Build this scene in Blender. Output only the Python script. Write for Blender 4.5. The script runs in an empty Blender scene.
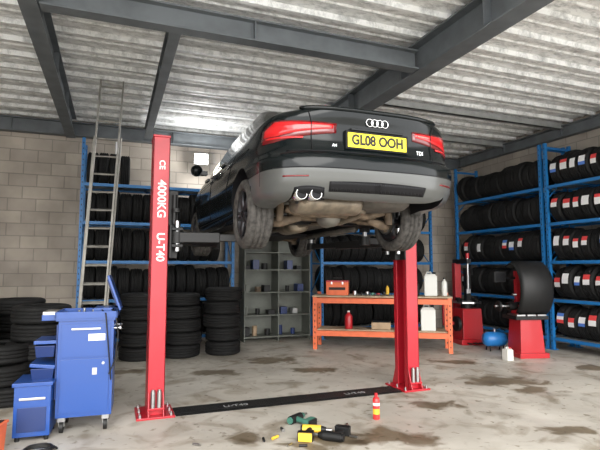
import bpy, bmesh, math, random
from mathutils import Vector, Matrix, Euler
random.seed(7)
sc=bpy.context.scene
TH=math.radians(21); CT,ST=math.cos(TH),math.sin(TH)
F=485.0; PITCH=math.atan(43/485.0); CH=1.45
def XZ(px,Z):
    X=(px-300)/F*Z
    return (X*CT+Z*ST, -X*ST+Z*CT)
def FL(px,py):
    el=math.atan((py-225)/F)-PITCH
    Z=CH/math.tan(el)
    return XZ(px,Z)
MATS={}
def mat(name,col,rough=0.6,metal=0.0,coat=0.0,noise=0.0,nscale=8,bump=0.0,emis=0,spec=0.5,col2=None,stretch=(1,1,1)):
    if name in MATS: return MATS[name]
    m=bpy.data.materials.new(name); m.use_nodes=True
    nt=m.node_tree; b=nt.nodes['Principled BSDF']
    b.inputs['Base Color'].default_value=(*col,1)
    b.inputs['Roughness'].default_value=rough
    b.inputs['Metallic'].default_value=metal
    b.inputs['Coat Weight'].default_value=coat
    b.inputs['Coat Roughness'].default_value=0.05
    b.inputs['Specular IOR Level'].default_value=spec
    if emis:
        b.inputs['Emission Color'].default_value=(*col,1); b.inputs['Emission Strength'].default_value=emis
    if noise or bump or col2:
        tc=nt.nodes.new('ShaderNodeTexCoord'); mp=nt.nodes.new('ShaderNodeMapping')
        mp.inputs['Scale'].default_value=stretch
        nt.links.new(tc.outputs['Object'],mp.inputs[0])
        n=nt.nodes.new('ShaderNodeTexNoise'); n.inputs['Scale'].default_value=nscale; n.inputs['Detail'].default_value=6
        nt.links.new(mp.outputs[0],n.inputs['Vector'])
        r=nt.nodes.new('ShaderNodeValToRGB')
        c2=col2 if col2 else tuple(c*(1-noise) for c in col)
        r.color_ramp.elements[0].position=0.35; r.color_ramp.elements[0].color=(*c2,1)
        r.color_ramp.elements[1].position=0.62; r.color_ramp.elements[1].color=(*col,1)
        nt.links.new(n.outputs[0],r.inputs[0]); nt.links.new(r.outputs[0],b.inputs['Base Color'])
        if bump:
            bm=nt.nodes.new('ShaderNodeBump'); bm.inputs['Strength'].default_value=bump; bm.inputs['Distance'].default_value=0.02
            nt.links.new(n.outputs[0],bm.inputs['Height']); nt.links.new(bm.outputs[0],b.inputs['Normal'])
    MATS[name]=m; return m
paint=mat('car_paint',(0.004,0.006,0.0065),0.16,0.0,0.12,spec=0.22)
silver=mat('bumper_silver',(0.095,0.098,0.095),0.28,0.3,0.2,spec=0.3)
chrome=mat('chrome',(0.8,0.8,0.8),0.12,1.0)
dark=mat('dark_plastic',(0.006,0.006,0.007),0.6,spec=0.2)
glass=mat('tinted_glass',(0.006,0.008,0.01),0.04,0,.4,spec=.35)
rubber=mat('rubber',(0.010,0.010,0.010),0.75,noise=0.4,nscale=30,spec=.28)
rubber2=mat('rubber_dusty',(0.075,0.070,0.064),0.8,noise=0.6,nscale=25,spec=.3)
alloy=mat('alloy_dark',(0.06,0.06,0.065),0.4,0.8)
redl=mat('red_lens',(0.50,0.007,0.010),0.12,0,.4)
redl2=mat('red_lens_dark',(0.12,0.003,0.005),0.12,0,.4)
whl=mat('clear_lens',(0.60,0.16,0.14),0.15,0,.4)
yel=mat('plate_yellow',(0.85,0.70,0.02),0.5)
blk=mat('black_paint',(0.008,0.008,0.008),0.5,spec=.35)
pipe=mat('exhaust_steel',(0.28,0.235,0.18),0.45,0.6,noise=0.4,nscale=12)
rust=mat('rusty_steel',(0.19,0.14,0.095),0.75,0.2,noise=0.5,nscale=14)
pan=mat('underbody',(0.09,0.08,0.068),0.8,noise=0.45,nscale=9)
liftred=mat('lift_red',(0.46,0.010,0.022),0.4,0,0.15,noise=0.18,nscale=5)
white=mat('white_paint',(0.80,0.80,0.79),0.5)
blue=mat('trolley_blue',(0.008,0.055,0.25),0.35,0,0.3)
blued=mat('trolley_blue_dark',(0.007,0.024,0.11),0.4)
rackblue=mat('rack_blue',(0.012,0.15,0.40),0.45)
orange=mat('bench_orange',(0.75,0.15,0.05),0.5,noise=.15)
wood=mat('wood_board',(0.46,0.35,0.23),0.7,noise=0.35,nscale=5,stretch=(1,8,1))
beamg=mat('beam_grey',(0.14,0.155,0.165),0.55,0.2,noise=0.25,nscale=4)
galv=mat('galvanised',(0.42,0.43,0.42),0.5,0.4,noise=0.2,nscale=6)
lockg=mat('locker_grey',(0.17,0.18,0.155),0.6,noise=0.15)
alu=mat('ladder_aluminium',(0.24,0.23,0.205),0.5,0.5,noise=0.3)
toolyel=mat('tool_yellow',(0.75,0.45,0.04),0.5)
greenp=mat('tool_green',(0.05,0.16,0.12),0.5)
steel=mat('steel',(0.5,0.5,0.5),0.3,1.0)
redp=mat('machine_red',(0.42,0.012,0.018),0.4,0,0.2)
canred=mat('can_red',(0.7,0.03,0.03),0.3,0,0.4)
whitep=mat('white_plastic',(0.62,0.62,0.58),0.45)
cobblue=mat('tank_blue',(0.02,0.18,0.5),0.4)
stk_b=mat('label_blue',(0.08,0.2,0.6),0.6); stk_r=mat('label_red',(0.7,0.06,0.06),0.6); stk_w=mat('label_white',(0.8,0.8,0.8),0.6)
card=mat('cardboard',(0.42,0.30,0.19),0.8,noise=0.2)
class MB:
    def __init__(s): s.v=[];s.f=[];s.m=[];s.sm=[];s.mats=[];s.T=Matrix.Identity(4)
    def mi(s,m):
        if m not in s.mats: s.mats.append(m)
        return s.mats.index(m)
    def add(s,vs,fs,m,smooth=False):
        o=len(s.v); i=s.mi(m) if not isinstance(m,list) else None
        for p in vs: s.v.append(tuple(s.T@Vector(p)))
        for k,f in enumerate(fs):
            s.f.append(tuple(o+x for x in f)); s.m.append(s.mi(m[k]) if i is None else i); s.sm.append(smooth)
    def box(s,c,d,m,R=None,taper=1.0):
        x,y,z=d[0]/2,d[1]/2,d[2]/2
        vs=[Vector((a*x*(taper if e>0 else 1),b*y*(taper if e>0 else 1),e*z)) for e in(-1,1) for b in(-1,1) for a in(-1,1)]
        if R is not None: vs=[R@v for v in vs]
        s.add([v+Vector(c) for v in vs],[(0,2,3,1),(4,5,7,6),(0,1,5,4),(2,6,7,3),(0,4,6,2),(1,3,7,5)],m)
    def bb(s,a,b,m):
        s.box([(a[i]+b[i])/2 for i in range(3)],[abs(b[i]-a[i]) for i in range(3)],m)
    def cyl(s,p0,p1,r0,m,r1=None,n=16,smooth=True,caps=True):
        r1=r0 if r1 is None else r1
        p0=Vector(p0);p1=Vector(p1);d=(p1-p0).normalized();q=d.to_track_quat('Z','Y').to_matrix()
        vs=[];
        for p,r in((p0,r0),(p1,r1)):
            for i in range(n):
                a=2*math.pi*i/n; vs.append(p+q@Vector((r*math.cos(a),r*math.sin(a),0)))
        s.add(vs,[(i,(i+1)%n,n+(i+1)%n,n+i) for i in range(n)],m,smooth)
        if caps:
            s.add(vs,[tuple(reversed(range(n))),tuple(range(n,2*n))],m)
    def tube(s,pts,r,m,n=8):
        pts=[Vector(p) for p in pts]; vs=[]
        rs=r if isinstance(r,list) else [r]*len(pts)
        for k,p in enumerate(pts):
            d=(pts[min(k+1,len(pts)-1)]-pts[max(k-1,0)]).normalized()
            q=d.to_track_quat('Z','Y').to_matrix()
            if k>0:
                x=prev-d*prev.dot(d); x.normalize(); y=d.cross(x)
            else:
                x=q@Vector((1,0,0)); y=q@Vector((0,1,0))
            prev=x
            for i in range(n):
                a=2*math.pi*i/n; vs.append(p+(x*math.cos(a)+y*math.sin(a))*rs[k])
        fs=[(k*n+i,k*n+(i+1)%n,(k+1)*n+(i+1)%n,(k+1)*n+i) for k in range(len(pts)-1) for i in range(n)]
        fs+=[tuple(reversed(range(n))),tuple(range((len(pts)-1)*n,len(pts)*n))]
        s.add(vs,fs,m,True)
    def rev(s,prof,c,axis,m,n=32,closed=True,notch=None,smooth=True):
        q=Vector(axis).to_track_quat('Z','Y').to_matrix(); c=Vector(c); P=len(prof); vs=[]
        for i in range(n):
            a=2*math.pi*i/n
            for (r,h) in prof:
                if notch and r>notch[0] and (i%notch[1])==0 and abs(h)>notch[3]: r-=notch[2]
                vs.append(c+q@Vector((r*math.cos(a),r*math.sin(a),h)))
        rng=P if closed else P-1
        fs=[(i*P+j,i*P+(j+1)%P,((i+1)%n)*P+(j+1)%P,((i+1)%n)*P+j) for i in range(n) for j in range(rng)]
        s.add(vs,fs,m,smooth)
    def make(s,name,parent=None,loc=(0,0,0),rz=0,bevel=0,rot=None):
        me=bpy.data.meshes.new(name); me.from_pydata(s.v,[],s.f)
        for m in s.mats: me.materials.append(m)
        me.polygons.foreach_set('material_index',s.m); me.polygons.foreach_set('use_smooth',s.sm)
        bm=bmesh.new(); bm.from_mesh(me); bmesh.ops.recalc_face_normals(bm,faces=bm.faces); bm.to_mesh(me); bm.free()
        o=bpy.data.objects.new(name,me); sc.collection.objects.link(o)
        o.location=loc; o.rotation_euler=rot if rot else (0,0,rz)
        if parent: o.parent=parent
        if bevel:
            b=o.modifiers.new('bevel','BEVEL'); b.width=bevel; b.segments=2; b.limit_method='ANGLE'; b.angle_limit=math.radians(50)
        return o
def empty(name,loc=(0,0,0),rz=0):
    e=bpy.data.objects.new(name,None); e.location=loc; e.rotation_euler=(0,0,rz); e.empty_display_size=0.2
    sc.collection.objects.link(e); return e
def text(name,body,size,m,parent,M,extr=0.001,bold=0.0,sx=1.0):
    cu=bpy.data.curves.new(name,'FONT'); cu.body=body; cu.size=size; cu.extrude=extr; cu.align_x='CENTER'; cu.align_y='CENTER'; cu.offset=bold
    cu.materials.append(m)
    o=bpy.data.objects.new(name,cu); sc.collection.objects.link(o); o.parent=parent; o.matrix_local=M@Matrix.Diagonal((sx,1,1,1)); return o
RX90=Matrix.Rotation(math.pi/2,4,'X')
BW=9.9; RW=8.1; LW=-4.6; DZ=4.28
def wallmat(name,ax):
    m=bpy.data.materials.new(name); m.use_nodes=True; nt=m.node_tree; b=nt.nodes['Principled BSDF']; b.inputs['Roughness'].default_value=0.9
    tc=nt.nodes.new('ShaderNodeTexCoord'); sp=nt.nodes.new('ShaderNodeSeparateXYZ'); cb=nt.nodes.new('ShaderNodeCombineXYZ')
    nt.links.new(tc.outputs['Object'],sp.inputs[0]); nt.links.new(sp.outputs[ax],cb.inputs[0]); nt.links.new(sp.outputs[2],cb.inputs[1])
    br=nt.nodes.new('ShaderNodeTexBrick'); br.inputs['Scale'].default_value=1; br.inputs['Brick Width'].default_value=0.45; br.inputs['Row Height'].default_value=0.225
    br.inputs['Mortar Size'].default_value=0.009; br.inputs['Mortar Smooth'].default_value=0.4
    br.inputs['Color1'].default_value=(0.43,0.38,0.32,1); br.inputs['Color2'].default_value=(0.34,0.30,0.255,1); br.inputs['Mortar'].default_value=(0.25,0.225,0.195,1)
    nt.links.new(cb.outputs[0],br.inputs[0])
    n=nt.nodes.new('ShaderNodeTexNoise'); n.inputs['Scale'].default_value=1.6; n.inputs['Detail'].default_value=9; nt.links.new(tc.outputs['Object'],n.inputs['Vector'])
    r=nt.nodes.new('ShaderNodeMapRange'); r.inputs[1].default_value=0.3; r.inputs[2].default_value=0.7; r.inputs[3].default_value=0.75; r.inputs[4].default_value=1.18
    nt.links.new(n.outputs[0],r.inputs[0])
    mx=nt.nodes.new('ShaderNodeVectorMath'); mx.operation='SCALE'; nt.links.new(br.outputs[0],mx.inputs[0]); nt.links.new(r.outputs[0],mx.inputs['Scale'])
    nt.links.new(mx.outputs[0],b.inputs['Base Color'])
    n2=nt.nodes.new('ShaderNodeTexNoise'); n2.inputs['Scale'].default_value=60; nt.links.new(tc.outputs['Object'],n2.inputs['Vector'])
    ad=nt.nodes.new('ShaderNodeMath'); ad.operation='MULTIPLY_ADD'; nt.links.new(br.outputs['Fac'],ad.inputs[0]); ad.inputs[1].default_value=-1; nt.links.new(n2.outputs[0],ad.inputs[2])
    bp=nt.nodes.new('ShaderNodeBump'); bp.inputs['Strength'].default_value=0.5; bp.inputs['Distance'].default_value=0.01
    nt.links.new(ad.outputs[0],bp.inputs['Height']); nt.links.new(bp.outputs[0],b.inputs['Normal'])
    return m
wx=wallmat('blockwork_x',0); wy=wallmat('blockwork_y',1)
def floor_mat():
    m=bpy.data.materials.new('concrete_floor'); m.use_nodes=True; nt=m.node_tree; b=nt.nodes['Principled BSDF']
    tc=nt.nodes.new('ShaderNodeTexCoord')
    def noise(s,d=8,dist=0):
        n=nt.nodes.new('ShaderNodeTexNoise'); n.inputs['Scale'].default_value=s; n.inputs['Detail'].default_value=d; n.inputs['Distortion'].default_value=dist
        nt.links.new(tc.outputs['Object'],n.inputs['Vector']); return n
    def ramp(n,p0,c0,p1,c1):
        r=nt.nodes.new('ShaderNodeValToRGB'); r.color_ramp.elements[0].position=p0; r.color_ramp.elements[1].position=p1
        r.color_ramp.elements[0].color=(*c0,1); r.color_ramp.elements[1].color=(*c1,1); nt.links.new(n,r.inputs[0]); return r.outputs[0]
    def mul(a,c):
        x=nt.nodes.new('ShaderNodeMix'); x.data_type='RGBA'; x.blend_type='MULTIPLY'; x.inputs[0].default_value=1
        nt.links.new(a,x.inputs[6]); nt.links.new(c,x.inputs[7]); return x.outputs[2]
    base=ramp(noise(0.9,9,0.6).outputs[0],0.32,(0.36,0.332,0.285),0.68,(0.53,0.50,0.44))
    st=ramp(noise(2.3,10,1.2).outputs[0],0.32,(0.60,0.56,0.50),0.50,(1,1,1))
    sp=ramp(noise(11,4,0.3).outputs[0],0.29,(0.5,0.46,0.40),0.38,(1,1,1))
    c=mul(mul(base,st),sp)
    blobs=[FL(385,437)+(0.42,0.18),FL(500,381)+(0.6,0.18),FL(525,390)+(0.35,0.12),FL(250,437)+(0.14,0.1),FL(215,373)+(0.4,0.14),FL(270,360)+(0.55,0.22),FL(310,370)+(0.35,0.14),FL(590,368)+(0.35,0.17),FL(455,362)+(0.45,0.14),FL(330,440)+(0.40,0.16),FL(130,372)+(0.35,0.12),FL(430,405)+(0.3,0.12),FL(560,430)+(0.25,0.08)]
    nd=noise(3.5,6,0.5)
    for (x,y,rx,ry) in blobs:
        mp=nt.nodes.new('ShaderNodeMapping'); mp.vector_type='TEXTURE'; mp.inputs['Location'].default_value=(x,y,0); mp.inputs['Scale'].default_value=(rx,ry*1.6,1); mp.inputs['Rotation'].default_value=(0,0,-TH)
        nt.links.new(tc.outputs['Object'],mp.inputs[0])
        ln=nt.nodes.new('ShaderNodeVectorMath'); ln.operation='LENGTH'; nt.links.new(mp.outputs[0],ln.inputs[0])
        ad=nt.nodes.new('ShaderNodeMath'); ad.operation='MULTIPLY_ADD'; nt.links.new(nd.outputs[0],ad.inputs[0]); ad.inputs[1].default_value=2.6; nt.links.new(ln.outputs['Value'],ad.inputs[2])
        sb=nt.nodes.new('ShaderNodeMath'); sb.operation='SUBTRACT'; nt.links.new(ad.outputs[0],sb.inputs[0]); sb.inputs[1].default_value=1.3
        c=mul(c,ramp(sb.outputs[0],0.62,(0.36,0.31,0.24),1.0,(1,1,1)))
    nt.links.new(c,b.inputs['Base Color'])
    rr=nt.nodes.new('ShaderNodeMapRange'); nt.links.new(noise(1.7,6,0.5).outputs[0],rr.inputs[0]); rr.inputs[1].default_value=0.35; rr.inputs[2].default_value=0.65; rr.inputs[3].default_value=0.4; rr.inputs[4].default_value=0.7
    nt.links.new(rr.outputs[0],b.inputs['Roughness'])
    bp=nt.nodes.new('ShaderNodeBump'); bp.inputs['Strength'].default_value=0.15; bp.inputs['Distance'].default_value=0.01; nt.links.new(noise(25,5).outputs[0],bp.inputs['Height']); nt.links.new(bp.outputs[0],b.inputs['Normal'])
    return m
M=MB(); M.bb((LW-0.2,-12,-0.15),(RW+0.2,BW+0.2,0),floor_mat()); M.make('floor')
M=MB(); M.bb((LW-0.2,BW,0),(RW+0.2,BW+0.2,DZ+0.1),wx); M.make('wall_back')
M=MB(); M.bb((RW,0.6,0),(RW+0.2,BW,DZ+0.1),wy); M.make('wall_right')
M=MB(); M.bb((LW-0.2,0.6,0),(LW,BW,DZ+0.1),wy); M.make('wall_left')
def ceil_mat():
    m=bpy.data.materials.new('roof_sheet'); m.use_nodes=True; nt=m.node_tree; b=nt.nodes['Principled BSDF']; b.inputs['Roughness'].default_value=0.5
    tc=nt.nodes.new('ShaderNodeTexCoord'); mp=nt.nodes.new('ShaderNodeMapping'); mp.inputs['Scale'].default_value=(1.6,3.5,1); nt.links.new(tc.outputs['Object'],mp.inputs[0])
    n=nt.nodes.new('ShaderNodeTexNoise'); n.inputs['Scale'].default_value=3.5; n.inputs['Detail'].default_value=12; n.inputs['Roughness'].default_value=0.75; n.inputs['Distortion'].default_value=0.3; nt.links.new(mp.outputs[0],n.inputs['Vector'])
    r=nt.nodes.new('ShaderNodeValToRGB'); e=r.color_ramp.elements
    e[0].position=0.36; e[0].color=(0.44,0.45,0.445,1); e[1].position=0.54; e[1].color=(0.86,0.87,0.86,1)
    nt.links.new(n.outputs[0],r.inputs[0]); nt.links.new(r.outputs[0],b.inputs['Base Color'])
    bp=nt.nodes.new('ShaderNodeBump'); bp.inputs['Strength'].default_value=0.5; bp.inputs['Distance'].default_value=0.02; nt.links.new(n.outputs[0],bp.inputs['Height']); nt.links.new(bp.outputs[0],b.inputs['Normal'])
    return m
cm=ceil_mat()
M=MB(); y=0.6; prof=[]
while y<BW-0.05:
    for dy,dz in((0,0),(0.16,0.0),(0.175,-0.02),(0.20,-0.02),(0.215,0),(0.39,0),(0.40,-0.06),(0.45,-0.06)):
        if y+dy<=BW: prof.append((y+dy,DZ+dz))
    y+=0.465
prof.append((BW,DZ))
vs=[];n=len(prof)
for x in(LW,RW):
    for (yy,zz) in prof: vs.append((x,yy,zz))
for x in(LW,RW):
    for (yy,zz) in prof: vs.append((x,yy,DZ+0.1))
fs=[(i,i+1,n+i+1,n+i) for i in range(n-1)]+[(2*n+i,3*n+i,3*n+i+1,2*n+i+1) for i in range(n-1)]
fs+=[(i,2*n+i,2*n+i+1,i+1) for i in range(n-1)]+[(n+i,n+i+1,3*n+i+1,3*n+i) for i in range(n-1)]+[(0,n,3*n,2*n),(n-1,3*n-1,4*n-1,2*n-1)]
M.add(vs,fs,cm); M.make('ceiling')
def ibeam(name,p0,p1,w,h,mt=beamg):
    M=MB(); p0=Vector(p0);p1=Vector(p1); d=(p1-p0); L=d.length; R=Matrix.Rotation(math.atan2(d.y,d.x),3,'Z'); c=(p0+p1)/2; t=0.02
    M.box(c+Vector((0,0,t/2)),(L,w,t),mt,R); M.box(c+Vector((0,0,h-t/2)),(L,w,t),mt,R); M.box(c+Vector((0,0,h/2)),(L,0.014,h-2*t),mt,R)
    k=int(L/1.4)
    for i in range(1,k):
        q=p0.lerp(p1,i/k); M.box(q+Vector((0,0,h/2)),(0.012,w*0.9,h-2*t),mt,R)
    return M.make(name)
zb=3.84; hb=DZ-0.065-zb
ibeam('roof_beam',(-0.80,0.7,zb),(-0.80,9.7,zb),0.16,hb)
ibeam('roof_beam',(3.5,0.7,zb),(3.5,9.7,zb),0.24,hb)
ibeam('roof_beam',(-0.70,4.84,zb),(3.36,4.84,zb),0.15,0.24)
ibeam('roof_beam',(0.54,4.95,zb+0.1),(0.54,9.7,zb+0.1),0.12,0.22)
ibeam('roof_beam',(LW,9.79,3.9),(RW,9.79,3.9),0.16,0.26)
ibeam('roof_beam',(8.0,0.8,3.95),(8.0,9.68,3.95),0.14,0.22)
for k,yy in enumerate((3.0,6.7,8.2)):
    M=MB()
    M.bb((3.64,yy,DZ-0.17),(RW,yy+0.05,DZ-0.065),galv); M.bb((3.64,yy,DZ-0.17),(RW,yy+0.1,DZ-0.165),galv)
    M.make('roof_purlin')
def tprof(R,r,w,full=True):
    h=w/2
    p=[(r,-.78*h),(r+.012,-.92*h),(r+.5*(R-r),-1.04*h),(R-.035,-.98*h),(R-.010,-.86*h),(R,-.70*h)]
    for g in(-.38,0,.38):
        p+=[(R+.001,(g-.07)*h),(R-.009,(g-.05)*h),(R-.009,(g+.05)*h),(R+.001,(g+.07)*h)]
    p+=[(R,.70*h),(R-.010,.86*h),(R-.035,.98*h),(r+.5*(R-r),1.04*h),(r+.012,.92*h),(r,.78*h),(r+.05,.72*h),(R-.03,.6*h),(R-.03,-.6*h),(r+.05,-.72*h)]
    return p
def add_tyre(M,c,axis,R=.31,r=.2,w=.2,m=None,n=30):
    M.rev(tprof(R,r,w),c,axis,m or rubber,n,True,notch=(R-.005,3 if n%3==0 else 2,.006,w*.2))
def sticker(M,c,R,w,ang0,ang1,cols):
    k=len(cols)
    for j,cl in enumerate(cols):
        a0=ang0+(ang1-ang0)*j/k; a1=ang0+(ang1-ang0)*(j+1)/k
        vs=[]
        for a in(a0,(a0+a1)/2,a1):
            for s in(-1,1): vs.append((c[0]+s*w/2,c[1]-math.cos(a)*(R+.004),c[2]+math.sin(a)*(R+.004)))
        M.add(vs,[(0,1,3,2),(2,3,5,4)],cl)
def rack(loc,rz,L,levels,H,fills,stick=0.0,d=.6,seed=1,name='tyre_shelving_rack'):
    rnd=random.Random(seed)
    E=empty(name,loc,rz); M=MB(); u=.055
    for x in(0,L):
        for yy in(0,d):
            M.bb((x-u/2,yy-u/2,0),(x+u/2,yy+u/2,H),rackblue)
            M.box((x,yy,.006),(.12,.12,.012),rackblue)
            if yy==0:
                z=.15
                while z<H-.05:
                    M.box((x,-u/2-.001,z),(.014,.002,.03),blk); z+=.1
        z=.3;k=0
        while z+.6<H:
            a,b=(0,d) if k%2==0 else (d,0)
            M.cyl((x,a,z),(x,b,z+.55),.012,rackblue,n=6); z+=.6;k+=1
        M.bb((x-.015,0,H-.1),(x+.015,d,H-.06),rackblue)
    for z in levels:
        for yy in(0,d): M.bb((u/2,yy-.02,z-.055),(L-u/2,yy+.02,z),rackblue)
        M.bb((u/2,.025,z-.02),(L-u/2,d-.025,z-.004),galv)
        k=5
        for i in range(1,k): M.bb((L*i/k-.02,0.02,z-.045),(L*i/k+.02,d-.02,z-.022),rackblue)
    M.make('frame',E,bevel=.003)
    M=MB(); S=MB()
    for z,fl in zip(levels,fills):
        x=.06
        while x<L-.1:
            w=rnd.choice((.165,.185,.2,.22)); R=rnd.uniform(.265,.306)
            if x+w>L-.05: break
            if (fl[0]<=(x/L)<=fl[1]):
                c=(x+w/2,d/2+rnd.uniform(-.06,.0),z+R+.003)
                add_tyre(M,c,(1,0,0),R,.185,w*.97,rubber,24)
                if rnd.random()<stick:
                    c0=rnd.choice([[stk_b,stk_w,stk_w],[stk_w,stk_r],[stk_w,stk_w,stk_r],[stk_r,stk_w,stk_b],[stk_w,stk_w]])
                    a=rnd.uniform(-.25,.0); sticker(S,c,R,w*.62,a,a+.58,c0)
            x+=w+.008
    M.make('tyres',E)
    if S.v: S.make('labels',E)
    return E
LV=[.22,.90,1.58,2.27,2.95]
rack((-.55,9.22,0),0,2.70,LV,3.75,[(0,1),(0,1),(0,1),(0,1),(0,.28)],seed=3)
rack((4.02,9.22,0),0,2.70,LV[:4],2.9,[(0,1),(0,1),(0,1),(0,1)],seed=5)
rack((7.40,9.14,0),-math.pi/2,2.40,LV,3.75,[(0,1)]*5,stick=.12,seed=8)
rack((7.40,6.62,0),-math.pi/2,2.70,LV,3.75,[(0,1),(0,1),(0,1),(0,1),(0,1)],stick=.9,seed=11)
def stack(x,y,k,R=.32,w=.205,seed=0,name='tyre_stack',jit=.025):
    rnd=random.Random(seed*7+1); M=MB(); z=0.002
    for i in range(k):
        ww=w*rnd.uniform(.93,1.06); RR=R*rnd.uniform(.92,1.0)
        add_tyre(M,(rnd.uniform(-jit,jit),rnd.uniform(-jit,jit),z+ww*.52),(0,0,1),RR,.2,ww,rubber,36); z+=ww*1.045
    return M.make(name,loc=(x,y,0))
for i,(x,y,k) in enumerate([(.42,8.35,5),(1.10,8.35,5),(1.78,8.36,5)]): stack(x,y,k,seed=i)
for i,(x,y,k) in enumerate([(-.80,6.45,5),(-1.54,6.70,5),(-2.30,7.1,5),(-1.15,7.38,5),(-1.88,8.0,6),(-2.62,8.2,6)]): stack(x,y,k,seed=i+5,jit=.05,w=.198)
gx,gy=XZ(12,5.45); stack(gx,gy,3,seed=21,jit=.06,w=.2)
E=empty('two_post_car_lift')
def post(ax,s,b=5.2):
    M=MB(); H=2.79; W=.165; D=.28
    x0=ax-s*W/2; x1=ax+s*W/2
    t=.012
    M.bb((x0,b-D/2,0.02),(x0+s*t,b+D/2,H),liftred)
    M.bb((x0,b-D/2,0.02),(x1,b-D/2+t,H),liftred); M.bb((x0,b+D/2-t,0.02),(x1,b+D/2,H),liftred)
    M.bb((x1-s*t,b-D/2,.02),(x1,b-D/2+.07,H),liftred); M.bb((x1-s*t,b+D/2-.07,.02),(x1,b+D/2,H),liftred)
    M.bb((x0-s*.005,b-D/2-.005,H),(x1+s*.005,b+D/2+.005,H+.02),liftred)
    M.bb((ax-.18,b-.22,0),(ax+.18,b+.22,.02),liftred)
    for yy in(b-D/2-.02,b+D/2+.02):
        sg=-1 if yy<b else 1
        for xx in(ax-.07,ax+.07):
            M.add([(xx-.006,yy-sg*.02,.02),(xx-.006,yy+sg*.06,.02),(xx-.006,yy-sg*.02,.24),(xx+.006,yy-sg*.02,.02),(xx+.006,yy+sg*.06,.02),(xx+.006,yy-sg*.02,.24)],[(0,1,2),(5,4,3),(0,3,4,1),(1,4,5,2),(2,5,3,0)],liftred)
    for dx in(-.145,.145):
        for dy in(-.18,0,.18):
            M.cyl((ax+dx,b+dy,.02),(ax+dx,b+dy,.035),.018,steel,n=6,smooth=False); M.cyl((ax+dx,b+dy,.03),(ax+dx,b+dy,.055),.009,steel,n=10)
    for dx in(-.03,.03):
        M.cyl((ax+dx,b-D/2-.035,.1),(ax+dx,b-D/2-.035,.25),.022,steel,n=14); M.cyl((ax+dx,b-D/2-.035,.25),(ax+dx,b-D/2-.035,.27),.016,steel,n=14)
    M.bb((ax-.08,b-D/2-.06,.08),(ax+.08,b-D/2-.001,.10),liftred)
    M.cyl((ax,b,.05),(ax,b,H-.02),.022,steel,n=10)
    M.make('post',E,bevel=.004)
    M=MB(); z0=1.55;z1=2.25
    M.bb((ax-.02*s,b-.065,z0),(x1+s*.10,b+.065,z1),blk)
    M.bb((x1+s*.01,b-.17,z0),(x1+s*.03,b+.17,z0+.34),blk)
    M.bb((x1+s*.0300,b-.19,1.66),(x1+s*.14,b+.19,1.69),blk); M.bb((x1+s*.0300,b-.19,1.83),(x1+s*.14,b+.19,1.86),blk)
    xc=x1+s*.09
    for yy in(b-.12,b+.12):
        M.cyl((xc,yy,1.62),(xc,yy,1.93),.03,steel,n=14)
    M.cyl((x1+s*.06,b-.10,1.9),(x1+s*.06,b-.10,2.2),.025,blk); M.cyl((x1+s*.08,b-.10,2.02),(x1+s*.08,b-.10,2.06),.05,blk)
    M.make('carriage',E,bevel=.004)
    car=1.99
    for (yy,ty) in((b-.12,4.93),(b+.12,6.55)):
        tx=car-s*.70
        M=MB(); p0=Vector((xc,yy,1.76)); p1=Vector((tx,ty,1.76)); d=(p1-p0); L=d.length; dn=d.normalized(); R=Matrix.Rotation(math.atan2(d.y,d.x),3,'Z')
        M.box(p0+dn*(L*.30),(L*.62,.12,.10),blk,R); M.box(p0+dn*(L*.75),(L*.52,.085,.07),blk,R)
        M.cyl((xc,yy,1.70),(xc,yy,1.82),.07,blk); M.cyl(p1-Vector((0,0,.05)),p1+Vector((0,0,.05)),.06,blk)
        M.cyl(p1+Vector((0,0,.04)),p1+Vector((0,0,.10)),.025,steel); M.cyl(p1+Vector((0,0,.10)),p1+Vector((0,0,.15)),.06,rubber)
        M.make('arm',E,bevel=.004)
PA=.43
post(PA,1); post(3.40,-1)
M=MB()
checker=mat('checker_plate',(0.016,0.016,0.016),0.5,0.3,noise=0.3,bump=0.4,nscale=60)
M.bb((.62,5.05,0.001),(3.21,5.29,.012),checker)
M.add([(.62,5.01,.001),(.62,5.05,.012),(3.21,5.05,.012),(3.21,5.01,.001)],[(0,1,2,3)],checker); M.add([(.62,5.33,.001),(.62,5.29,.012),(3.21,5.29,.012),(3.21,5.33,.001)],[(3,2,1,0)],checker)
M.make('floor_cover_plate',E)
for x in(1.25,2.65): text('plate_marking','U-T40',.10,galv,E,Matrix.Translation((x,5.14,.0135)),bold=.0005)
RV=RX90@Matrix.Rotation(-math.pi/2,4,'Z')
text('post_text_capacity','4000KG',.115,white,E,Matrix.Translation((PA+.005,5.058,2.15))@RV,bold=.002)
text('post_text_type','U-T40',.11,white,E,Matrix.Translation((PA+.005,5.058,1.66))@RV,bold=.002)
text('post_text_mark','CE',.08,white,E,Matrix.Translation((PA+.005,5.058,2.50))@RV,bold=.002)
CX,CY,CZ=1.99,3.35,1.70
C=empty('car',(CX,CY,CZ))
ROWS=[(.22,.80,.16,4.55),(.25,.86,.105,4.60),(.31,.89,.06,4.66),(.42,.905,.02,4.69),(.52,.91,.0,4.70),(.595,.915,.0,4.70),(.63,.912,.012,4.69),(.648,.908,.045,4.68),(.68,.905,.068,4.66),(.78,.90,.088,4.63),(.88,.885,.088,4.58),(.935,.872,.072,4.52),(.975,.85,.058,4.45),(1.00,.81,.055,4.38),(1.018,.76,.075,4.30),(1.028,.70,.13,4.2)]
def interp(rows,z):
    if z<=rows[0][0]: return rows[0][1:]
    for a,b in zip(rows,rows[1:]):
        if z<=b[0]:
            t=(z-a[0])/(b[0]-a[0]); return tuple(a[i]+(b[i]-a[i])*t for i in range(1,len(a)))
    return rows[-1][1:]
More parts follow.
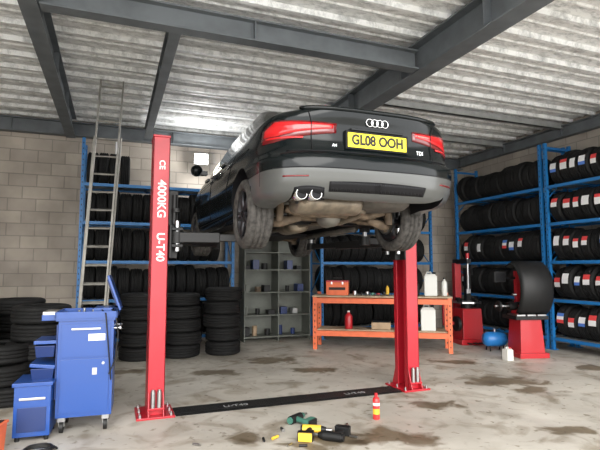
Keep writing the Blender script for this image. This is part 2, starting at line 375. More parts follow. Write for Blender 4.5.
def zt(y):
    P=[(0,1.03),(.7,1.03),(1.2,.995),(2,.97),(3.3,.955),(3.8,.90),(4.3,.80),(4.7,.70)]
    for a,b in zip(P,P[1:]):
        if y<=b[0]:
            t=(y-a[0])/(b[0]-a[0]); return a[1]+(b[1]-a[1])*t
    return .7
NR=3.2; DR=.55
def half(w,yr,yf,dr=DR,nr=NR,df=.85,nf=2.5,NS=22,NM=36):
    pts=[]
    for i in range(NS+1):
        ph=math.pi/2*(i/NS); 
        sx=math.sin(ph)**(2/nr); cy=max(math.cos(ph),0)**(2/nr)
        if i==NS: cy=0;sx=1
        pts.append((w*sx,yr+dr*(1-cy)))
    ya,yb=yr+dr,yf-df
    for i in range(1,NM): pts.append((w,ya+(yb-ya)*i/NM))
    for i in range(NS,-1,-1):
        ph=math.pi/2*(i/NS); sx=math.sin(ph)**(2/nf) if i else 0; cy=math.cos(ph)**(2/nf) if i<NS else 0
        pts.append((w*sx,yf-df*(1-cy)))
    return pts
def loft(rows,hf,zfun,crown,matfun,K,C0=8):
    M=MB(); vs=[];fs=[];ms=[]
    zs=[]
    for a,b in zip(rows,rows[1:]):
        k=max(1,int(round((b[0]-a[0])/K)))
        for j in range(k): zs.append(a[0]+(b[0]-a[0])*j/k)
    zs.append(rows[-1][0]); loops=[]
    for z in zs:
        w,yr,yf=interp(rows,z); h=hf(w,yr,yf); n=len(h)
        full=h+[(-x,y) for (x,y) in reversed(h[1:-1])]
        idx=[]
        for (x,y) in full:
            idx.append(len(vs)); vs.append((x,y,zfun(z,y)))
        loops.append(idx)
    N=len(loops[0])
    for a,b in zip(loops,loops[1:]):
        for i in range(N): fs.append((a[i],a[(i+1)%N],b[(i+1)%N],b[i]))
    n=N//2+1
    def cap(loop,cr,CC):
        rows_=[]
        for i in range(1,n-1):
            r,l=loop[i],loop[N-i]; row=[r]
            pr,pl=Vector(vs[r]),Vector(vs[l])
            for j in range(1,CC):
                t=j/CC; p=pr.lerp(pl,t); p.z+=cr*(1-(2*t-1)**2)*min(1,i/12,(n-1-i)/12); row.append(len(vs)); vs.append(tuple(p))
            row.append(l); rows_.append(row)
        for a,b in zip(rows_,rows_[1:]):
            for j in range(CC): fs.append((a[j],b[j],b[j+1],a[j+1]))
        for j in range(CC):
            fs.append((loop[0],rows_[0][j],rows_[0][j+1])); fs.append((loop[n-1],rows_[-1][j+1],rows_[-1][j]))
    cap(loops[-1],crown,C0); cap(loops[0],0,1)
    for f in fs:
        c=Vector((0,0,0))
        for i in f: c+=Vector(vs[i])
        ms.append(matfun(c/len(f)))
    M.mats=[paint,silver,dark,glass]
    M.add(vs,fs,ms,True)
    return M
def zbody(z,y):
    r=.22+(z-.22)*(zt(y)-.22)/(1.03-.22)
    if z<.40 and y<1.0:
        k=1 if y<.5 else (1.0-y)/.5
        r+=(.40-z)*.36*k
    return r
def mbody(c):
    if c.y<.70 and c.z<.52: return silver
    if c.z<.225: return dark
    return paint
M=loft(ROWS,lambda w,a,b:half(w,a,b),zbody,.035,mbody,.03)
body=M.make('body_shell',C)
def cutter(fn):
    K=MB(); K.mats=[paint,silver,dark,glass]; fn(K); o=K.make('cut'); o.location=(CX,CY,CZ); return o
cuts=[]
for sx in(-1,1):
    for yy in(1.03,3.84):
        cuts.append(cutter(lambda K:(K.cyl((sx*.60,yy,.30),(sx*1.05,yy,.30),.375,dark,n=48))))
cuts.append(cutter(lambda K:K.bb((-.70,.14,-.1),(.70,1.45,.46),dark)))
cuts.append(cutter(lambda K:K.bb((-.60,1.60,-.1),(.60,3.40,.30),dark)))
bpy.context.view_layer.update()
for k in cuts:
    md=body.modifiers.new('b','BOOLEAN'); md.operation='DIFFERENCE'; md.object=k; md.solver='EXACT'
dg=bpy.context.evaluated_depsgraph_get(); nm=bpy.data.meshes.new_from_object(body.evaluated_get(dg),depsgraph=dg)
body.modifiers.clear(); body.data=nm; nm.name='body_shell'
for k in cuts: bpy.data.objects.remove(k,do_unlink=True)
for p in nm.polygons: p.use_smooth=True
try: nm.set_sharp_from_angle(angle=math.radians(38))
except Exception as e: print(e)
GR=[(.93,.80,.48,3.62),(1.01,.775,.60,3.5),(1.10,.735,.76,3.25),(1.2,.695,.94,3.0),(1.3,.645,1.12,2.78),(1.36,.60,1.28,2.6),(1.40,.53,1.5,2.4),(1.417,.43,1.72,2.2)]
def mg(c):
    if 1.03<c.z<1.335:
        w,yr,yf=interp(GR,c.z)
        if abs(c.x)<w-.13: return glass
        if yr+.42<c.y<yf-.32 and not(2.0<c.y<2.07): return glass
    return paint
M=loft(GR,lambda w,a,b:half(w,a,b,.22,4.5,.35,3.5,22,40),lambda z,y:z,.018,mg,.02)
M.make('greenhouse',C)
def surf(x=None,z=.8,side=1,phi=None,off=0):
    zq=z
    if z<.40: zq=(z-.144)/.64
    zq=max(zq,.22)
    w,yr,yf=interp(ROWS,zq)
    if phi is None:
        ax=min(abs(x)/w,.9999); side=1 if x>=0 else -1
        phi=math.asin(ax**(NR/2))
    def P(ph):
        ph=min(max(ph,1e-6),math.pi/2-1e-4)
        return Vector((w*math.sin(ph)**(2/NR),yr+DR*(1-math.cos(ph)**(2/NR)),0))
    p=P(phi); t=(P(phi+.01)-P(phi-.01)).normalized(); nrm=Vector((t.y,-t.x,0))
    p=p+nrm*off; return Vector((p.x*side,p.y,z))
def patch(M,side,ph0,ph1,zf0,zf1,off,m,nu=16,nv=4,th=.02):
    vs=[];
    for lay in(off,off-th):
        for i in range(nu+1):
            t=i/nu; ph=ph0+(ph1-ph0)*t
            for j in range(nv+1):
                z=zf0(t)+(zf1(t)-zf0(t))*j/nv; vs.append(surf(z=z,side=side,phi=ph,off=lay))
    P=(nu+1)*(nv+1); I=lambda i,j,l:l*P+i*(nv+1)+j
    fs=[(I(i,j,0),I(i+1,j,0),I(i+1,j+1,0),I(i,j+1,0)) for i in range(nu) for j in range(nv)]
    fs+=[(I(i,0,0),I(i,0,1),I(i+1,0,1),I(i+1,0,0)) for i in range(nu)]+[(I(i,nv,0),I(i+1,nv,0),I(i+1,nv,1),I(i,nv,1)) for i in range(nu)]
    fs+=[(I(0,j,0),I(0,j+1,0),I(0,j+1,1),I(0,j,1)) for j in range(nv)]+[(I(nu,j,0),I(nu,j,1),I(nu,j+1,1),I(nu,j+1,0)) for j in range(nv)]
    M.add(vs,fs,m,True)
def phx(x,z=.8): return math.asin((x/interp(ROWS,z)[0])**(NR/2))
M=MB(); r_=math.radians
pin=phx(.36); pout=r_(76)
for s in(-1,1):
    lo=lambda t:.825-.080*min(1,t*1.35) ; hi=lambda t:.902+.03*t-.11*max(0,t-.80)/.2*.6
    patch(M,s,pin,pout,lo,hi,.006,redl2,20,4)
    patch(M,s,pin+.03,pout-.06,lambda t:lo(t)+.035+.02*t,lambda t:hi(t)-.012,.010,redl,20,3,.006)
    patch(M,s,phx(.62),pout-.12,lambda t:.772,lambda t:.787,.011,redl,12,2,.006)
    patch(M,s,phx(.42),phx(.555),lambda t:.868,lambda t:.880,.013,whl,6,2,.005)
M.make('tail_lights',C)
M=MB()
G=lambda x:phx(x,.38)
for s in(-1,1):
    patch(M,s,0.0,G(.44),lambda t:.345,lambda t:.430-.012*t,.006,dark,14,3,.02)
    for i in range(0,12):
        x=.036*i+.004; p=surf(x=s*x,z=.352,off=.006); q=surf(x=s*(x+.02),z=.418,off=.006); M.tube([p,q],.0014,alloy,4)
        p=surf(x=s*(x+.02),z=.352,off=.006); q=surf(x=s*x,z=.418,off=.006); M.tube([p,q],.0014,alloy,4)
    patch(M,s,G(.60),G(.78),lambda t:.452,lambda t:.464,.004,redl2,8,2,.02)
patch(M,-1,G(.475),G(.70),lambda t:.288,lambda t:.372+.012*math.sin(t*math.pi),.007,dark,8,3,.02)
M.make('diffuser_insert',C)
M=MB()
def seam(pts,r=.0035,m=dark): M.tube(pts,r,m,5)
zz=.668
seam([surf(x=x/20,z=zz,off=.001) for x in range(-15,16)],.006)
for s in(-1,1):
    seam([surf(x=s*(.56+(.0 if z<.9 else (z-.9)*.3)),z=z,off=.008) for z in(.67,.72,.78,.84,.9,.95,.99)],.004)
    seam([surf(phi=r_(82),side=s,z=z,off=.0) for z in(.66,.6,.5,.41)],.003)
    seam([surf(x=s*x/20,z=.525,off=.0) for x in range(0,18)],.004)
    for yy,z0 in((1.62,.50),(2.55,.3),(3.35,.3)):
        pts=[]
        for k in range(9):
            z=z0+(.95-z0)*k/8; w=interp(ROWS,z)[0]; pts.append((s*(w+.001),yy+( .0 if z0<.4 else -.35*((k/8)**2)),zbody(z,yy)))
        seam(pts,.0035)
    seam([(s*(interp(ROWS,.32)[0]+.001),y,.30) for y in(1.5,2.2,3.3)],.004)
    seam([(s*.902,y,.80) for y in(.75,1.5,2.5,3.4)],.0035,paint)
    for yy in(1.72,2.7): M.box((s*.915,yy,.84),(.03,.20,.028),paint)
    M.box((s*.93,3.05,1.00),(.14,.10,.05),paint); M.rev([(.001,-.06),(.06,-.05),(.078,0),(.074,.04),(.001,.05)],(s*1.00,3.03,1.03),(0,1,0),paint,16,False)
M.make('panel_seams_and_mirrors',C)
M=MB(); pts=[surf(x=x/20,z=1.0,off=-.012)+Vector((0,0,.022)) for x in range(-13,14)]
M.tube(pts,[.012]+[.02]*25+[.012],paint,8); M.make('boot_lip',C)
M=MB(); zc=.775; yb=interp(ROWS,.78)[1]
M.box((0,yb-.004,zc),(.58,.05,.15),dark)
M.box((0,yb-.031,zc-.002),(.545,.006,.12),yel); 
M.bb((-.24,yb-.035,zc+.078),(.24,yb+.02,zc+.097),paint)
M.make('number_plate',C,bevel=.003)
text('plate_text','GL08 OOH',.112,blk,C,Matrix.Translation((0,yb-.0350,zc-.002))@RX90,bold=.0045,sx=.88)
M=MB()
for i in range(4):
    cx=-.070+.047*i; y0=surf(x=0,z=.925,off=.012).y
    M.rev([(.031+.004*math.cos(a),.004*math.sin(a)) for a in [k*math.pi/4 for k in range(8)]],(cx,y0,.932),(0,1,0),chrome,32)
M.make('badge_rings',C)
text('badge_text_engine','TDI',.045,chrome,C,Matrix.Translation((.42,surf(x=.42,z=.71,off=.006).y,.72))@RX90@Matrix.Rotation(0.06,4,'Y'),.002)
text('badge_text_type','A4',.035,chrome,C,Matrix.Translation((-.38,surf(x=.38,z=.71,off=.006).y,.72))@RX90,.002)
M=MB()
for x in(-.64,-.53):
    yo=surf(x=x,z=.33,off=.02).y
    M.rev([(.0415,0),(.0465,0),(.0465,.20),(.0415,.20)],(x,yo,.327),(0,1,0),chrome,28)
    M.cyl((x,yo+.012,.327),(x,yo+.20,.327),.042,dark,n=24)
def oval(c,L,rx,rz,m,axis='X'):
    pr=[];n=20;K=[(-L/2,.6),(-L/2+.02,.93),(-L/2+.05,1),(L/2-.05,1),(L/2-.02,.93),(L/2,.6)];vs=[]
    for (h,s) in K:
        for i in range(n):
            a=2*math.pi*i/n; u,v=s*rx*math.cos(a),s*rz*math.sin(a)
            vs.append((c[0]+h,c[1]+u,c[2]+v) if axis=='X' else (c[0]+u,c[1]+h,c[2]+v))
    fs=[(k*n+i,k*n+(i+1)%n,(k+1)*n+(i+1)%n,(k+1)*n+i) for k in range(len(K)-1) for i in range(n)]+[tuple(range(n)),tuple(range((len(K)-1)*n,len(K)*n))]
    M.add(vs,fs,m,True)
oval((-.28,.48,.30),.62,.15,.09,pipe)
M.tube([(-.58,.2,.325),(-.56,.3,.31),(-.5,.4,.30)],.03,pipe)
M.tube([(-.0,.5,.28),(.12,.55,.26),(.16,.75,.24),(.10,1.0,.20),(.02,1.25,.21),(0,1.6,.24),(0,3.2,.25)],.03,pipe,12)
oval((0,2.1,.235),.5,.13,.08,pipe,'Y')
for p in((-.62,.30),(-.05,.36)): M.tube([(p[0],p[1],.44),(p[0]+.03,p[1],.33),(p[0]+.0,p[1],.27)],.012,rubber)
M.make('exhaust_system',C)
M=MB()
M.bb((-.695,.15,.41),(.695,1.44,.465),pan)
M.rev([(.001,-.16),(.22,-.16),(.27,-.12),(.29,.0),(.001,.0)],(.26,.50,.43),(0,0,1),pan,28,False)
oval((.02,1.33,.33),.95,.17,.10,dark)
M.bb((-.3,.25,.385),(.1,.75,.395),alu)
for yy in (.86,1.20): M.tube([(-.52,yy,.30),(-.35,yy,.26),(.35,yy,.26),(.52,yy,.30)],.035,rust,10)
for s in(-1,1):
    M.tube([(s*.42,.86,.27),(s*.42,1.20,.27)],.035,rust)
    M.tube([(s*.36,.88,.22),(s*.55,.94,.18),(s*.68,1.0,.16)],[.03,.05,.025],rust,10)
    M.tube([(s*.36,1.20,.24),(s*.68,1.10,.19)],.02,rust); M.tube([(s*.42,.84,.36),(s*.68,.98,.33)],.018,alu)
    M.tube([(s*.5,1.65,.28),(s*.56,1.4,.25),(s*.67,1.1,.22)],.028,rust)
    M.cyl((s*.67,1.03,.12),(s*.67,1.03,.38),.045,rust); M.cyl((s*.60,1.03,.25),(s*.70,1.03,.25),.07,rust); M.cyl((s*.64,1.03,.25),(s*.66,1.03,.25),.15,steel,n=28)
    M.cyl((s*.58,.86,.20),(s*.56,.84,.60),.028,dark); M.cyl((s*.58,.86,.18),(s*.57,.85,.36),.036,rust)
    pts=[(s*.52+.055*math.cos(k*.6),.96+.055*math.sin(k*.6),.21+.0033*k) for k in range(70)]
    M.tube(pts,.008,dark,6)
    M.tube([(s*.22,1.02,.27),(s*.62,1.02,.25)],.02,steel,10)
    M.tube([(s*.35,3.7,.24),(s*.66,3.82,.18)],.028,rust); M.tube([(s*.35,4.0,.24),(s*.66,3.86,.18)],.028,rust); M.cyl((s*.66,3.84,.12),(s*.66,3.84,.36),.045,rust); M.cyl((s*.6,3.84,.25),(s*.7,3.84,.25),.07,rust)
    M.tube([(s*.62,1.65,.20),(s*.62,3.35,.20)],.035,pan,8)
M.rev([(.001,-.14),(.08,-.13),(.12,-.05),(.12,.07),(.07,.14),(.001,.15)],(0,1.03,.27),(0,1,0),alu,16,False)
M.bb((-.56,3.0,.19),(.56,4.3,.23),dark); M.bb((-.5,1.75,.26),(-.15,3.0,.30),pan); M.bb((.15,1.75,.26),(.5,3.0,.30),pan)
M.make('underbody_and_suspension',C)
def wheel(x,y,s):
    M=MB(); c=(x,y,.25)
    M.rev(tprof(.322,.225,.235),c,(1,0,0),rubber2,90,True,notch=(.317,3,.007,.05))
    h=.1175
    M.rev([(.228,-h*.8),(.228,h*.8),(.215,h*.78),(.205,h*.4),(.205,-h*.7),(.215,-h*.8)],c,(1,0,0),alloy,48)
    xo=x+s*.075
    for k in range(5):
        for dd in(-.13,.13):
            a=k*2*math.pi/5+dd
            M.tube([(xo,y+.04*math.cos(a),.25+.04*math.sin(a)),(xo+s*.012,y+.13*math.cos(a),.25+.13*math.sin(a)),(xo+s*.005,y+.212*math.cos(a),.25+.212*math.sin(a))],[.022,.016,.018],alloy,8)
    M.cyl((xo-s*.03,y,.25),(xo+s*.02,y,.25),.062,alloy,n=24); M.cyl((xo+s*.02,y,.25),(xo+s*.028,y,.25),.03,dark,n=20)
    M.make('wheel',C)
for y in(1.03,3.84):
    for s in(-1,1): wheel(s*.785,y,s)
M=MB(); b0=Vector((*XZ(92,6.75),0)); t0=Vector((*XZ(107,6.95),4.18)); d=(t0-b0); L=d.length; dn=d.normalized()
side=Vector((CT*.97,ST*-.2,0)).normalized(); nrm=side.cross(dn).normalized()
Rm=Matrix((side,nrm,dn)).transposed()
for off,w,l0,l1 in((0,.36,0,L*.80),(.06,.31,L*.12,L)):
    for s in(-1,1):
        c=b0+dn*((l0+l1)/2)+side*s*w/2+nrm*off; M.box(c,(.024,.05,l1-l0),alu,Rm)
    z=l0+.2
    while z<l1-.08:
        c=b0+dn*z+nrm*off; M.cyl(c-side*w/2,c+side*w/2,.014,alu,n=8); z+=.26
M.make('extension_ladder')
tx,ty=XZ(92,4.62); E=empty('tool_trolley',(tx,ty,0),TH*-1+math.radians(12)+.10)
M=MB(); W=.46;D=.40
M.bb((-W/2,-D/2,.14),(W/2,D/2,.98),blue)
M.bb((-W/2-.02,-D/2-.02,.98),(W/2+.02,D/2+.02,1.0),blue)
for a,b in(((-W/2-.03,-D/2-.03,1.0),(W/2+.03,-D/2-.015,1.06)),((-W/2-.03,D/2+.015,1.0),(W/2+.03,D/2+.03,1.06)),((-W/2-.03,-D/2-.03,1.0),(-W/2-.015,D/2+.03,1.06)),((W/2+.015,-D/2-.03,1.0),(W/2+.03,D/2+.03,1.06))): M.bb(a,b,blue)
M.bb((-.20,-D/2-.012,.66),(.20,-D/2,.95),blue); M.bb((-.20,-D/2-.012,.18),(.20,-D/2,.64),blue)
M.bb((-.12,-D/2-.03,.90),(.12,-D/2-.012,.915),steel); M.bb((.06,-D/2-.014,.50),(.10,-D/2-.012,.56),steel)
M.bb((.02,-D/2-.014,.80),(.16,-D/2-.012,.86),white)
M.cyl((.15,-D/2-.02,.6),(.15,-D/2-.011,.6),.012,steel)
for x in(-.18,.18):
    for y in(-.15,.15):
        M.cyl((x-.015,y,.055),(x+.015,y,.055),.053,blk,n=18); M.bb((x-.03,y-.03,.10),(x+.03,y+.03,.14),steel)
        M.bb((x-.024,y-.01,.055),(x-.018,y+.01,.12),steel); M.bb((x+.018,y-.01,.055),(x+.024,y+.01,.12),steel)
M.cyl((W/2+.05,-.15,.9),(W/2+.05,.15,.9),.012,steel)
for y in(-.15,.15): M.cyl((W/2,y,.9),(W/2+.05,y,.9),.01,steel)
M.make('cabinet',E,bevel=.006)
M=MB()
R=Matrix.Rotation(-.35,3,'Y')
M.box((.22,.02,1.22),(.02,.34,.34),blue,R); M.box((.20,.02,1.22),(.012,.26,.26),blued,R)
M.box((.13,.0,1.045),(.16,.3,.08),blue)
M.box((-.29,0,1.01),(.16,.36,.05),blue); M.box((-.31,-.02,1.045),(.12,.25,.03),steel)
for i in range(6): M.cyl((-.12+.04*i,-.1+.03*(i%3),1.0),(-.12+.04*i,-.1+.03*(i%3),1.05+.015*(i%3)),.012,steel,n=8)
M.tube([(.18,-.1,1.08),(.24,-.22,1.05),(.27,-.23,.85),(.25,-.22,.62),(.20,-.24,.50)],.007,blk,6)
M.tube([(.10,-.1,1.08),(.16,-.24,1.04),(.19,-.235,.75),(.22,-.235,.45)],.007,blk,6)
M.make('lid_and_trays',E,bevel=.004)
M=MB()
M.box((-.33,-.04,.80),(.18,.34,.03),blue); M.box((-.33,-.04,.72),(.14,.30,.10),blued,taper=1.15)
M.box((-.34,-.06,.60),(.20,.34,.03),blue,Matrix.Rotation(.12,3,'Y')); M.box((-.34,-.06,.53),(.16,.3,.10),blued,taper=1.15)
M.bb((-.245,-.2,.3),(-.232,.15,.95),blued)
M.make('side_bins',E,bevel=.004)
M=MB(); M.T=Matrix.Translation((-.39,-.13,0))
M.box((0,0,.25),(.28,.36,.42),blue); M.box((0,0,.47),(.31,.39,.03),blue); M.bb((-.10,-.19,.34),(.10,-.18,.36),steel)
M.bb((-.11,-.186,.08),(.11,-.18,.28),blued)
for x in(-.11,.11):
    for y in(-.14,.14): M.cyl((x,y,0),(x,y,.04),.02,blk,n=10)
M.make('side_cabinet',E,bevel=.008)
gx,gy=XZ(-3,3.85)
M=MB(); M.box((0,0,.12),(.18,.2,.22),orange,taper=1.12); M.box((0,0,.24),(.22,.24,.02),orange); M.box((0,0,.252),(.17,.19,.008),blk); M.make('storage_crate',loc=(gx,gy,0),rz=-.2,bevel=.006)
P0=Vector((*XZ(313,8.85),0)); P1=Vector((*XZ(450,8.4),0)); Lb=(P1-P0).length; ang=math.atan2(P1.y-P0.y,P1.x-P0.x)
BE=empty('workbench',P0,ang)
M=MB(); D=.6
for x in(.03,Lb-.03):
    for y in(.03,D-.03): 
        M.bb((x-.035,y-.03,0),(x+.035,y+.03,1.0 if y>.3 else .93),orange)
        for k in range(8): M.box((x,y-.031,.1+k*.1),(.018,.002,.03),blk)
for z in(.88,.30):
    for y in(.03,D-.03): M.bb((.05,y-.025,z-.06),(Lb-.05,y+.025,z+.03),orange)
    for x in(.03,Lb-.03): M.bb((x-.02,.05,z-.04),(x+.02,D-.05,z+.02),orange)
M.bb((-.02,-.02,.93),(Lb+.02,D+.02,.955),wood); M.bb((.07,.06,.335),(Lb-.07,D-.06,.355),wood)
M.make('bench_frame',BE,bevel=.004)
def on_bench(x,y,z=.955): 
    v=Matrix.Rotation(ang,3,'Z')@Vector((x,y,0)); return (P0.x+v.x,P0.y+v.y,z+.001)
M=MB(); M.box((0,0,.12),(.40,.22,.24),orange); M.box((0,0,.25),(.41,.23,.03),redp); M.box((0,-.112,.12),(.3,.01,.05),blk); M.tube([(-.08,0,.26),(-.08,0,.31),(.08,0,.31),(.08,0,.26)],.012,blk); M.box((-.1,-.117,.22),(.03,.01,.05),steel); M.box((.1,-.117,.22),(.03,.01,.05),steel)
M.make('toolbox',loc=on_bench(.42,.25),rz=ang,bevel=.01)
def bottle(name,loc,h,r,m,capm):
    M=MB(); M.rev([(.001,0),(r*.95,0),(r,.01),(r,h*.7),(r*.8,h*.78),(r*.35,h*.86),(r*.33,h*.93),(.001,h*.93)],(0,0,0),(0,0,1),m,20,False); M.cyl((0,0,h*.92),(0,0,h),r*.38,capm,n=14); return M.make(name,loc=loc)
bottle('oil_bottle',on_bench(1.84,.3),.26,.05,blk,redp); bottle('spray_bottle',on_bench(1.70,.35),.22,.035,cobblue,white); bottle('cleaner_bottle',on_bench(1.57,.3),.24,.04,whitep,redp)
bottle('oil_bottle',on_bench(2.32,.3),.32,.05,whitep,blk); bottle('spray_bottle',on_bench(1.32,.44),.18,.03,toolyel,blk)
def jerry(name,loc,w,d,h,m,capm,rz=0):
    M=MB(); M.box((0,0,h*.42),(w,d,h*.84),m); M.box((0,0,h*.88),(w*.9,d*.8,h*.08),m,taper=.8); M.tube([(-w*.3,0,h*.88),(-w*.25,0,h),(w*.05,0,h),(w*.1,0,h*.88)],.014,m); M.cyl((w*.3,0,h*.88),(w*.3,0,h),.03,capm); return M.make(name,loc=loc,rz=rz,bevel=.015)
jerry('jerry_can',on_bench(2.08,.28),.22,.17,.42,whitep,blk,ang)
M=MB()
for i,(dx,dz,m) in enumerate(((0,.05,steel),(.12,.03,blk),(.22,.04,steel),(.32,.03,greenp),(.42,.025,redp),(.52,.04,blk))):
    M.cyl((dx,-.05+.04*(i%3),.002),(dx,-.05+.04*(i%3),dz*1.6),.035,m,n=14); M.cyl((dx+.02,-.12,.012),(dx+.1,-.04,.012),.01,steel,n=8)
M.make('bench_clutter',loc=on_bench(.74,.22),rz=ang)
bottle('oil_jug',on_bench(.62,.2,.355),.32,.07,redp,whitep)
M=MB(); M.box((0,0,.06),(.34,.25,.12),card); M.box((0,0,.125),(.3,.21,.012),blk); M.make('parts_box',loc=on_bench(1.2,.3,.355),rz=ang,bevel=.005)
M=MB(); M.box((0,0,.07),(.26,.2,.14),blk); M.box((0,0,.145),(.22,.16,.012),steel); M.make('parts_box',loc=on_bench(1.62,.3,.355),rz=ang,bevel=.005)
jerry('jerry_can',on_bench(2.02,.24,.355),.25,.2,.44,whitep,blk,ang)
M=MB(); x0,x1,y0,y1,H=2.42,3.82,9.35,9.83,2.05
M.bb((x0,y1-.02,.0),(x1,y1,H),lockg)
for x in(x0,(x0+x1)/2,x1-.02): M.bb((x,y0,0),(x+.02,y1-.02,H),lockg)
for z in(.08,.5,.95,1.4,1.75,H-.02): M.bb((x0+.02,y0,z),(x1-.02,y1-.02,z+.02),lockg)
rr=random.Random(4)
for z in(.10,.52,.97,1.42):
    x=x0+.1
    while x<x1-.12:
        if abs(x-(x0+x1)/2)>.08:
            m=rr.choice((card,lockg,blk,blk,blued,lockg,galv,rust,blk)); w=rr.uniform(.07,.15); h=rr.uniform(.08,.2)
            if rr.random()<.5: M.bb((x-w/2,y0+.12,z),(x+w/2,y0+.34,z+h),m)
            else: M.cyl((x,y0+.22,z),(x,y0+.22,z+h),w/2,m,n=14)
        x+=rr.uniform(.16,.30)
M.make('storage_shelf_unit',bevel=.003)
bx,by=XZ(522,8.2); E=empty('wheel_balancer',(bx,by,0),-.25)
M=MB()
M.box((0,0,.04),(.50,.5,.08),redp); M.box((0,0,.34),(.42,.4,.54),redp,taper=.85); M.box((0,0,.64),(.56,.44,.06),blk)
for i in range(3): M.box((-.18+.18*i,-.05,.68),(.15,.3,.025),steel)
M.cyl((-.2,0,.82),(-.52,0,.82),.02,steel); M.cyl((-.05,0,.82),(-.28,0,.82),.07,blk); M.cyl((-.44,0,.82),(-.47,0,.82),.09,blk); M.box((0,0,.76),(.3,.3,.16),redp)
M.box((-.02,.14,1.1),(.10,.08,.6),redp)
M.box((-.36,.12,1.30),(.22,.06,.18),blk,Matrix.Rotation(.1,3,'Z')); M.box((-.36,.085,1.30),(.17,.006,.13),dark,Matrix.Rotation(.1,3,'Z')); M.cyl((-.02,.14,1.28),(-.3,.14,1.28),.02,blk)
M.make('machine',E,bevel=.008)
M=MB(); vs=[];fs=[];n=18
for x in(-.24,-.17,.28,.34):
    rr_=.47 if -.2<x<.33 else .42
    for i in range(n+1):
        a=math.radians(-62+ i*180/n); vs.append((x,-.0-rr_*math.cos(a)*.72,1.10+rr_*math.sin(a)*1.0))
k=n+1
fs=[(j*k+i,j*k+i+1,(j+1)*k+i+1,(j+1)*k+i) for j in range(3) for i in range(n)]
M.add(vs,fs,blk,True); M.cyl((-.14,.12,1.0),(.32,.12,1.0),.02,steel)
o=M.make('hood',E); sd=o.modifiers.new('s','SOLIDIFY'); sd.thickness=.012
cx,cy=XZ(468,9.7); E=empty('tyre_changer',(cx-.1,cy,0),-.2)
M=MB()
M.box((0,0,.05),(.56,.7,.1),redp); M.box((0,0,.38),(.42,.55,.58),redp,taper=.9); M.cyl((0,-.05,.67),(0,-.05,.77),.12,blk); M.cyl((0,-.05,.77),(0,-.05,.80),.28,steel,n=8,smooth=False)
for k in range(4):
    a=k*math.pi/2+.4; M.box((.22*math.cos(a),-.05+.22*math.sin(a),.83),(.09,.05,.07),blk,Matrix.Rotation(a,3,'Z'))
M.box((0,.34,.85),(.13,.13,1.4),redp); M.box((0,.12,1.58),(.09,.6,.09),blk); M.cyl((0,-.12,1.66),(0,-.12,1.0),.022,steel); M.box((0,-.12,1.0),(.08,.05,.09),steel); M.cyl((0,-.12,1.64),(0,-.12,1.74),.035,redp)
M.box((.24,.36,.8),(.1,.12,1.3),blk); M.tube([(.24,.36,1.42),(.20,.15,1.5),(.15,0,1.3)],.03,blk); M.cyl((-.32,.3,.3),(-.32,.3,1.0),.03,redp); M.tube([(-.26,.1,.35),(-.40,-.05,.4),(-.38,-.25,.4)],.035,redp)
M.cyl((-.38,-.30,.4),(-.32,-.30,.4),.14,blk,n=20)
for i in range(3): M.box((-.15+.12*i,-.4,.04),(.07,.14,.02),blk)
M.make('machine',E,bevel=.006)
ax,ay=XZ(495,8.75)
M=MB()
M.rev([(.001,-.22),(.09,-.20),(.13,-.14),(.13,.14),(.09,.20),(.001,.22)],(0,0,.20),(1,0,0),cobblue,20,False)
for x in(-.12,.12):
    for y in(-.08,.08): M.cyl((x,y,.0),(x,y*.8,.12),.012,blk,n=8)
M.cyl((0,0,.32),(0,0,.38),.02,steel); M.tube([(0,0,.36),(.1,0,.40),(.2,.02,.34)],.012,blk)
M.make('air_tank',loc=(ax-.08,ay,0),rz=-.3)
ax,ay=XZ(505,8.0); jerry('plastic_jug',(ax-.16,ay-.14,0),.12,.12,.20,whitep,redp)
def drill(name,px,py,rz,c1,c2):
    x,y=FL(px,py); M=MB(); M.T=Matrix.Scale(1.15,4)
    M.cyl((-.09,0,0),(.05,0,0),.033,c1,n=18); M.cyl((.05,0,0),(.09,0,0),.030,c2,r1=.02,n=18); M.cyl((.09,0,0),(.135,0,0),.012,steel,n=10)
    M.cyl((-.105,0,0),(-.09,0,0),.026,c2,n=18)
    M.tube([(-.03,-.02,0),(-.045,-.08,0),(-.055,-.13,0)],[.024,.021,.022],c2,10); M.box((-.05,-.155,0),(.115,.05,.064),c2); M.box((-.05,-.185,0),(.10,.025,.06),c1); M.box((-.005,-.045,0),(.012,.03,.015),blk)
    M.make(name,loc=(x,y,.0395),rz=rz,bevel=.004)
drill('cordless_drill',297,422,.6,blk,greenp); drill('impact_wrench',314,434,-.5,toolyel,blk); drill('impact_wrench',329,441,2.4,blk,blk)
x,y=FL(374,419); M=MB()
M.rev([(.001,0),(.031,0),(.033,.004),(.033,.05)],(0,0,0),(0,0,1),canred,24,False); M.rev([(.033,.05),(.0332,.10)],(0,0,0),(0,0,1),toolyel,24,False); M.rev([(.033,.10),(.033,.185),(.028,.20),(.012,.206),(.001,.206)],(0,0,0),(0,0,1),canred,24,False)
M.rev([(.0335,.13),(.0335,.155)],(0,0,0),(0,0,1),white,24,False); M.cyl((0,0,.205),(0,0,.245),.016,redp,n=16); M.make('spray_can',loc=(x,y,0))
M=MB(); x0,y0=FL(300,440); rr=random.Random(9)
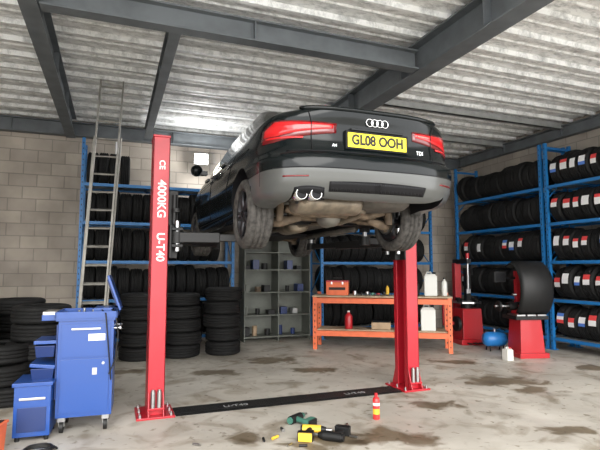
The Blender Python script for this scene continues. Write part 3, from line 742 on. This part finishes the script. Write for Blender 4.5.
for (px,py) in((265,441),(276,439),(283,431),(345,427),(352,438),(303,447),(290,446),(200,446)):
    x,y=FL(px,py); a=rr.uniform(0,3); r=rr.uniform(.009,.014); l=.035
    M.cyl((x-x0-l*math.cos(a),y-y0-l*math.sin(a),r+.001),(x-x0+l*math.cos(a),y-y0+l*math.sin(a),r+.001),r,rr.choice((steel,blk,toolyel,steel)),n=10)
M.make('loose_sockets',loc=(x0,y0,0))
x,y=XZ(48,3.98); M=MB(); M.tube([(.13*math.cos(k*.4)*(1-.008*k),.07*math.sin(k*.4),.012+.0007*k) for k in range(40)],.009,blk,6); M.make('air_hose',loc=(x,y,0))
lx,ly=1.56,9.5
E=empty('flood_lamp',(lx,ly,3.60)); M=MB(); M.box((0,.05,0),(.27,.07,.21),galv); M.cyl((0,.09,0),(0,.39,0),.02,galv); M.make('housing',E)
lamp=mat('lamp_glow',(1,.99,.96),.5,emis=90); M=MB(); M.box((0,.008,0),(.24,.012,.18),lamp); M.make('lamp_panel',E,bevel=.003)
pl=bpy.data.lights.new('lamp_light','POINT'); pl.energy=45; pl.shadow_soft_size=.08; po=bpy.data.objects.new('lamp_light',pl); sc.collection.objects.link(po); po.parent=E; po.location=(0,-.15,-.02)
M=MB(); M.cyl((-.02,9.87,2.2),(-.02,9.87,3.88),.015,white,n=8); M.make('cable_conduit')
w=bpy.data.worlds.new('w'); sc.world=w; w.use_nodes=True; nt=w.node_tree; bg=nt.nodes['Background']
bg.inputs[0].default_value=(0.98,0.98,0.985,1); bg.inputs[1].default_value=4.7
sl=bpy.data.lights.new('sky_sun','SUN'); sl.energy=3.4; sl.angle=math.radians(50); sl.color=(1,.975,.93)
so=bpy.data.objects.new('sky_sun',sl); sc.collection.objects.link(so); so.rotation_euler=(math.radians(62),0,math.radians(-14))
sc.view_settings.view_transform='Standard'; sc.view_settings.exposure=0
cam=bpy.data.cameras.new('camera'); cam.lens=F/600*36; cam.sensor_width=36
co=bpy.data.objects.new('camera',cam); sc.collection.objects.link(co); co.location=(0,0,CH); co.rotation_euler=(math.pi/2+PITCH,0,-TH); sc.camera=co
